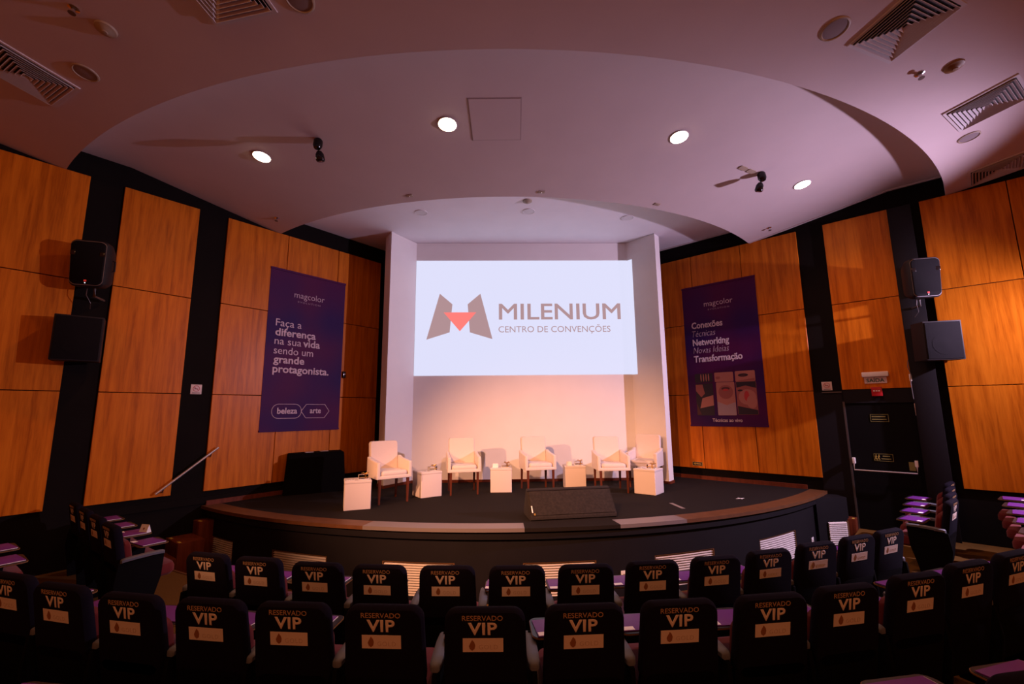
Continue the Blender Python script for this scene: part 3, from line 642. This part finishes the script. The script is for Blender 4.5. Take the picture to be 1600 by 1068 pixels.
# ================================================================== STAGE FURNITURE
def make_armchair():
    g = empty('armchair')
    f = MB()      # local -y is the front
    def pad(w, h, d, r=.02, t=0): return None
    MB().box(-.265, .265, -.27, .26, .40, .455).build('seat_base', 'chair_white', g, bevel=.012, seg=3)
    s = MB(); out = rrect(.46, .50, .05, 5); s.rings([[(x * k, y * k - .02, z) for x, y in out] for k, z in ((.97, .45), (1.0, .47), (1.0, .50), (.93, .525), (.6, .535))]); s.build('seat_cushion', 'chair_white', g, smooth=True)
    for sx in (-1, 1):
        ar_ = MB(); ar_.prism([(-.27, .40), (.24, .40), (.24, .74), (.10, .70), (-.265, .665)], -.03, .03, frame((sx * .275, 0, 0), (0, 1, 0), (0, 0, 1), (1, 0, 0))); ar_.build('arm', 'chair_white', g, bevel=.014, seg=3)
    b = MB(); bo = rrect(.49, .62, .045, 5, -.03); b.rings([[(x * k, .255 + y + (z + .31) * .10, z + .68) for x, z in bo] for k, y in ((.95, -.055), (1.0, -.04), (1.0, .03), (.95, .045))]); b.build('backrest', 'chair_white', g, smooth=True)
    for sx in (-1, 1):
        for sy in (-1, 1):
            l = MB(); x, y = sx * .245, sy * .235
            l.rings([[(x + a * .021 - 0, y + c * .021 + (sy * .02 if sy > 0 else 0), .41) for a, c in ((-1, -1), (1, -1), (1, 1), (-1, 1))], [(x + a * .013, y + c * .013 + (sy * .05 if sy > 0 else 0), 0) for a, c in ((-1, -1), (1, -1), (1, 1), (-1, 1))]][::-1])
            l.build('leg', 'leg_wood', g)
    return g
chair0 = make_armchair()
CH = [(-1.53, 8.10, 32, 'leftmost white armchair on the stage, turned to the right'), (-.281, 8.733, 8, 'white armchair standing second from the left on the stage'),
      (1.14, 8.84, 8, 'white armchair in the middle of the stage'), (2.50, 8.56, -2, 'white armchair second from the right on the stage'),
      (3.33, 8.98, -36, 'rightmost white armchair, behind the right cube table')]
for i, (x, y, a, lb) in enumerate(CH):
    c = chair0 if i == 0 else copy_tree(chair0)
    c.matrix_world = T(x, y, STG) @ RZ(a); tag(c, lb, 'armchair', 'white armchairs on the stage')
def make_pouf():
    g = empty('cube_table')
    MB().box(-.20, .20, -.20, .20, .0, .425).build('body', 'pouf_white', g, bevel=.012, seg=3)
    MB().box(-.204, .204, -.204, .204, .395, .44).build('top_pad', 'pouf_white', g, bevel=.014, seg=3)
    return g
pouf0 = make_pouf()
def pouf_pose(fx, fy, ang): a = RAD(ang); return (fx + .20 * cos(a) - .20 * sin(a), fy + .20 * sin(a) + .20 * cos(a), ang)
PF = [(*pouf_pose(-2.06, 7.36, 17), 'leftmost white cube table, left of the turned armchair'), (*pouf_pose(-.996, 8.257, 30), 'second white cube table from the left, between two armchairs'),
      (*pouf_pose(.231, 8.67, -4), 'middle white cube table on the stage'), (*pouf_pose(1.675, 8.80, -4), 'fourth white cube table from the left, behind the floor monitor'),
      (*pouf_pose(2.84, 8.28, -43), 'rightmost white cube table, turned corner first')]
giftm = None
for i, (x, y, a, lb) in enumerate(PF):
    c = pouf0 if i == 0 else copy_tree(pouf0)
    c.matrix_world = T(x, y, STG) @ RZ(a); tag(c, lb, 'cube table', 'white cube tables on the stage')
    which = ['leftmost', 'second', 'middle', 'fourth', 'rightmost'][i]
    g = empty('gift_box', T(x, y, STG + .44) @ RZ(a + 6) @ T(.075, -.05, 0)); tag(g, 'clear gift box with gold ribbon on the %s cube table' % which, 'gift box', 'ribboned gift boxes on the cube tables')
    MB().box(-.075, .075, -.05, .05, 0, .008).build('tray', 'card_white', g)
    MB().box(-.072, .072, -.047, .047, .008, .075).build('box', 'glass_clear', g, bevel=.004)
    r_ = MB(); r_.box(.018, .038, -.049, -.0475, .0, .078); r_.box(.018, .038, -.049, .049, .0762, .0785); r_.box(-.074, .074, -.0495, -.048, .03, .042); r_.build('ribbon', 'brass', g)
    bw = MB()
    for s in (-1, 1): bw.tube([(.028, 0, .08), (.028 + s * .03, -.01, .105), (.028 + s * .055, 0, .095), (.028 + s * .03, .008, .084), (.028, 0, .08)], .006, 6)
    bw.build('bow', 'brass', g, smooth=True)
    k = empty('small_card', T(x, y, STG + .44) @ RZ(a - 5) @ T(-.10, -.09, 0))
    if i in (2, 3):
        tag(k, 'small white folded block standing on the %s cube table' % which, 'card', 'white cards on the cube tables')
        MB().add([(-.055, -.025, 0), (.055, -.025, 0), (.055, .025, 0), (-.055, .025, 0), (-.05, 0, .075), (.05, 0, .075)], [(0, 3, 2, 1), (0, 1, 5, 4), (2, 3, 4, 5), (1, 2, 5), (3, 0, 4)]).build('card', 'card_white', k)
    else:
        tag(k, 'small white leaflet lying on the %s cube table' % which, 'card', 'white cards on the cube tables')
        MB().box(-.06, .06, -.035, .035, 0, .004).build('card', 'card_white', k); MB().box(-.045, .01, -.02, -.010, .004, .0055).build('print', 'hair_black', k); MB().box(.02, .045, .0, .012, .004, .0055).build('print', 'hair_black', k)

# floor monitor
mo = empty('floor_monitor', T(1.33, 6.62, STG) @ RZ(5.5)); tag(mo, 'wide black wedge floor monitor at the front edge of the stage', 'monitor')
prof = [(-.17, .015), (-.165, .05), (.10, .37), (.15, .385), (.34, .08), (.33, .0), (-.14, .0)]
MB().prism(prof, -.625, .625, frame((0, 0, 0), (0, 1, 0), (0, 0, 1), (1, 0, 0))).build('cabinet', 'monitor_felt', mo, bevel=.008)
sl = Vector((0, .265, .32)).normalized(); nn = Vector((0, -sl.z, sl.y))
MB().box(-.60, .60, .02, .385, 0, .012).build('grille', 'monitor_felt', mo, frame((0, -.165, .05), (1, 0, 0), sl, nn), bevel=.003)
MB().box(-.625, .625, .392, .41, 0, .014).build('rim', 'speaker_plastic', mo, frame((0, -.165, .05), (1, 0, 0), sl, nn))
MB().box(-.60, -.585, .06, .16, .012, .016).build('label_strip', 'card_white', mo, frame((0, -.165, .05), (1, 0, 0), sl, nn))
MB().box(-.575, -.555, .02, .05, .012, .016).build('indicator', 'brass', mo, frame((0, -.165, .05), (1, 0, 0), sl, nn))
# draped black table by the left wall
bt = empty('draped_table', T(-3.18, 9.28, STG) @ RZ(24)); tag(bt, 'black cloth covered table standing by the left wall', 'table')
f = MB(); out = rrect(1.0, .50, .03, 3); n_ = len(out); random.seed(3)
f.rings([[(x * k * (1 + (.02 * sin(i * 2.3) if k > 1.01 else 0)), y * k, z) for i, (x, y) in enumerate(out)] for k, z in ((1.07, 0), (1.04, .35), (1.0, .72), (.985, .735))]); f.build('cloth', 'cloth_black', bt, smooth=True)
MB().box(-.485, .485, -.24, .24, .735, .745).build('top', 'cloth_black', bt, bevel=.003)
for dx, dy in ((-.12, -.05), (.16, .08)):
    g = empty('sheet', bt.matrix_world @ T(dx, dy, .745) @ RZ(10)); tag(g, ('left' if dx < 0 else 'right') + ' pale folded sheet lying on the black covered table', 'paper', 'sheets on the black table')
    MB().box(-.075, .075, -.05, .05, 0, .006).build('paper', 'sign_white', g)
for x0, y0, a, l_, mt, lb in ((3.13, 7.15, -88, .42, 'tape_grey', 'grey tape strip on the stage carpet right of the monitor'), (4.43, 7.59, 12, .16, 'card_white', 'small white tape cross on the stage near the right wall')):
    g = empty('tape_mark', T(x0, y0, STG) @ RZ(a)); tag(g, lb, 'tape'); MB().box(-l_ / 2, l_ / 2, -.03, .03, 0, .002).build('strip', mt, g) if l_ > .3 else (MB().box(-l_ / 2, l_ / 2, -.012, .012, 0, .002).build('strip', mt, g), MB().box(-.012, .012, -.05, .05, .002, .004).build('strip', mt, g))

# ================================================================== AUDITORIUM SEATS
REC = 10.0                                   # recline of the backs
SEAT_TOP = .95
def make_seat():
    g = empty('auditorium_seat')             # local +y towards the stage; origin on the floor under the top of the back
    B = T(0, 0, SEAT_TOP) @ RX(-0) @ Matrix.Rotation(RAD(REC), 4, 'X')     # local frame of the back: z up along the back, -y to the rear
    # fabric cover over the upper back
    w, h, t = .475, .46, .075
    out = [(x, z - h / 2) for x, z in rrect(w, h, .07, 6, .06)]
    def bow(x): return .018 * (1 - (x / (w / 2)) ** 2)
    f = MB(); rr = []
    for y, k in ((-t * .5, .90), (-t * .44, .955), (-t * .25, .99), (0, 1.0), (t * .3, .985), (t * .5, .92)):
        rr.append([(x * k, y - (bow(x) * .3 if y > -t * .49 and y > 0 else 0), -h / 2 + (z + h / 2) * (k if z > -h / 2 else 1)) for x, z in out])
    f.rings(rr, B @ T(0, t * .5, 0)); f.build('cover', 'cover_navy', g, smooth=True)
    yb = -.0008
    for s_, zc, kw, mt in (('RESERVADO', -.050, dict(width=.225, cap=.028, bold=.002), 'print_gold'), ('VIP', -.128, dict(width=.162, cap=.066, bold=.032, spacing=1.06), 'print_cream')):
        me = text_mesh(s_, center=True, depth=.0012, **kw); me = me.copy() if me.materials else me
        put('lettering', me, mt, g, B @ T(-.012, yb, zc) @ RX(90))
    st = MB().box(-.112, .112, -.0015, 0, -.038, .038).build('sticker', 'print_cream', g, B @ T(-.010, yb + .0005, -.186))
    e_ = MB(); e_.prism([(x, z) for x, z in [(-.0, .030), (.012, .016), (.017, .0), (.013, -.020), (.0, -.030), (-.013, -.020), (-.018, -.004), (-.010, .012)][::-1]], 0, .0012); e_.build('emblem', 'emblem_brown', st, T(-.060, -.0016, 0) @ RX(90))
    put('lettering', text_mesh('GOLD', width=.105, cap=.026, center=True, spacing=1.2), 'faint_print', st, T(.030, -.0016, -.022) @ RX(90))
    # lower back shell
    o2 = [(x, z) for x, z in rrect(.46, .40, .06, 5, -.02)]
    MB().rings([[(x * k, y, z * k - .58) for x, z in o2] for k, y in ((.92, .0), (1.0, .012), (1.0, .04), (.94, .055))], B).build('back_shell', 'shell_black', g, smooth=True)
    # red cushions
    o3 = [(x, z) for x, z in rrect(.40, .44, .06, 5)]
    MB().rings([[(x * k, y, z * k - .40) for x, z in o3] for k, y in ((.96, .075), (1.0, .09), (.98, .125), (.85, .14))], B).build('back_cushion', 'seat_red', g, smooth=True)
    o4 = rrect(.46, .44, .06, 5)
    MB().rings([[(x * k, y * k + .36, z + y * .06) for x, y in o4] for k, z in ((.9, .36), (1.0, .385), (1.0, .44), (.93, .475), (.6, .485))]).build('seat_cushion', 'seat_red', g, smooth=True)
    return g
def add_arm(g, x):
    p = MB(); rr = []
    for y, z, hw in ((.44, .638, .018), (.43, .645, .030), (.33, .648, .034), (.18, .640, .034), (.11, .634, .033), (.085, .628, .026), (.078, .622, .016)):
        rr.append([(x + hw * a, y, z + c) for a, c in ((-1, -.018), (-1, .004), (-.6, .012), (.6, .012), (1, .004), (1, -.018))])
    p.rings(rr); p.build('armrest', 'arm_grey', g, smooth=True)
    MB().prism([(.10, 0), (.34, 0), (.38, .2), (.43, .40), (.44, .625), (.06, .60), (.04, .40), (.08, .15)], -.014, .014, frame((x, 0, 0), (0, 1, 0), (0, 0, 1), (1, 0, 0))).build('side_panel', 'shell_black', g, bevel=.006)
def add_tablet(g):
    t = MB().prism([(x - .09, y + .41) for x, y in rrect(.36, .27, .05, 5)], .668, .682).build('writing_tablet', 'tablet_black', g)
    MB().prism([(x - .09, y + .41) for x, y in rrect(.366, .276, .05, 5)], .6715, .6785).build('edge_band', 'tablet_edge', t)
    MB().tube([(-.283, .40, .60), (-.283, .41, .655), (-.20, .42, .667)], .012, 8).build('tablet_arm', 'shell_black', g, smooth=True)
seat0 = make_seat(); add_arm(seat0, -.283); add_tablet(seat0)
seat_last = copy_tree(seat0); add_arm(seat_last, .283)
fold0 = empty('folder'); MB().box(-.155, .155, -.11, .11, 0, .007).build('cover', 'folder_purple', fold0, bevel=.002); MB().box(-.150, .158, -.107, .107, .0015, .0055).build('pages', 'card_white', fold0)
MB().box(-.15, -.075, -.105, -.06, .007, .0085).build('name_card', 'card_white', fold0)
tent0 = empty('tent_card'); MB().add([(-.06, -.03, 0), (.06, -.03, 0), (.06, .03, 0), (-.06, .03, 0), (-.06, 0, .09), (.06, 0, .09)], [(0, 3, 2, 1), (0, 1, 5, 4), (2, 3, 4, 5), (1, 2, 5), (3, 0, 4)]).build('card', 'card_white', tent0); MB().lathe([(.001, 0), (.012, 0), (.012, .001), (.001, .001)], 10, T(0, -.0165, .045) @ RX(72)).build('emblem', 'emblem_brown', tent0)
_used = [False, False, False]
def place_seat(rho, th, z, label, group, end=False, folder=True, flabel=None, turn=0):
    i = 1 if end else 0; src = seat_last if end else seat0
    s = copy_tree(src) if _used[i] else src; _used[i] = True
    jit = random.uniform(-.6, .6)
    M_ = at_polar(rho, th, z) @ RZ(jit + turn); s.matrix_world = M_; tag(s, label, 'seat', group)
    if folder:
        f_ = copy_tree(fold0) if _used[2] else fold0; _used[2] = True
        f_.matrix_world = M_ @ T(-.10 + random.uniform(-.012, .012), .405 + random.uniform(-.01, .01), .682) @ RZ(random.uniform(-7, 7)); tag(f_, flabel, 'folder', 'purple folders on the writing tablets')
    return s
random.seed(11)
R1 = [(-18.67, 10.45), (-15.67, 10.465), (-12.46, 10.51), (-9.49, 10.525), (-6.43, 10.525), (-3.36, 10.535), (-.32, 10.54), (2.77, 10.52), (5.92, 10.505), (9.01, 10.46), (12.3, 10.40), (15.5, 10.37), (18.45, 10.345)]
for i, (th, r) in enumerate(R1):
    place_seat(r, th, -.13, 'dark VIP covered seat, %s from the left in the front centre row' % ORD[i], 'front centre row of VIP seats', end=(i == len(R1) - 1), flabel='purple folder on the tablet of the %s seat from the left, front centre row' % ORD[i])
R2 = [(-21.2, 11.54), (-18.3, 11.59), (-15.25, 11.63), (-12.5, 11.625), (-9.92, 11.625), (-7.23, 11.63), (-4.39, 11.66), (-1.62, 11.645), (1.13, 11.635), (3.96, 11.635), (6.7, 11.60), (9.83, 11.55), (12.85, 11.49), (15.87, 11.46), (18.75, 11.44)]
for i, (th, r) in enumerate(R2):
    place_seat(r, th, .012, 'large dark VIP covered seat, %s from the left in the second centre row' % ORD[i], 'second centre row of VIP seats', end=(i == len(R2) - 1), flabel='purple folder on the tablet of the %s seat from the left, second centre row' % ORD[i])
def side_seat(side, sback, d, z, label, group, flabel, end=False):
    p = wallL(sback, d, z) if side == 'L' else wallR(sback, d, z); a = -degrees(A) + 2 if side == 'L' else degrees(A) - 9
    i_ = 1 if end else 0; src = seat_last if end else seat0
    st = copy_tree(src); M_ = Matrix.Translation(p) @ RZ(a + random.uniform(-1, 1)); st.matrix_world = M_; tag(st, label, 'seat', group)
    f_ = copy_tree(fold0); f_.matrix_world = M_ @ T(-.10 + random.uniform(-.012, .012), .405 + random.uniform(-.01, .01), .682) @ RZ(random.uniform(-7, 7)); tag(f_, flabel, 'folder', 'purple folders on the writing tablets')
    return M_
for i, d in enumerate((2.50, 1.88, 1.26, .64)):
    Mx = side_seat('L', 1.25, d, -.02, 'dark VIP seat seen edge on, %s from the aisle in the left side block' % ORD[i], 'front row of the left side block', 'purple folder on the tablet of the %s seat from the aisle, left side block' % ORD[i], end=(i == 0))
    if i == 1: tent_M = Mx
for i, d in enumerate((2.35, 1.74, 1.13, .52)):
    side_seat('R', .0, d, -.02, 'navy VIP seat seen edge on, %s from the aisle in the right side block' % ORD[i], 'front row of the right side block', 'purple folder on the tablet of the %s seat from the aisle, right side block' % ORD[i])
for i, d in enumerate((3.07, 2.49, 1.91, 1.33, .75)):
    side_seat('R', -1.0, d, .12, 'seat of the second row, %s from the aisle in the right side block' % ORD[i], 'second row of the right side block', 'purple folder at the right picture edge, %s from the aisle' % ORD[i])
for i, d in enumerate((2.84, 2.24)):
    side_seat('L', .13, d, .12, 'seat of the second row, %s from the aisle in the left side block' % ORD[i], 'second row of the left side block', 'purple folder at the left picture edge, %s from the aisle' % ORD[i])
for th, nme in ((-15.5, 'bottom left corner'), (-12.8, 'bottom edge, left'), (4.7, 'bottom edge, right of centre'), (7.4, 'bottom right corner')):
    place_seat(12.80, th, .18, 'seat of the third row under the %s of the picture' % nme, 'third row seats', flabel='purple folder on a third row tablet at the %s' % nme)
tent0.matrix_world = tent_M @ T(-.02, .50, .682) @ RZ(20); tag(tent0, 'white folded card standing behind a folder in the left side block', 'card')
bpy.context.view_layer.update()
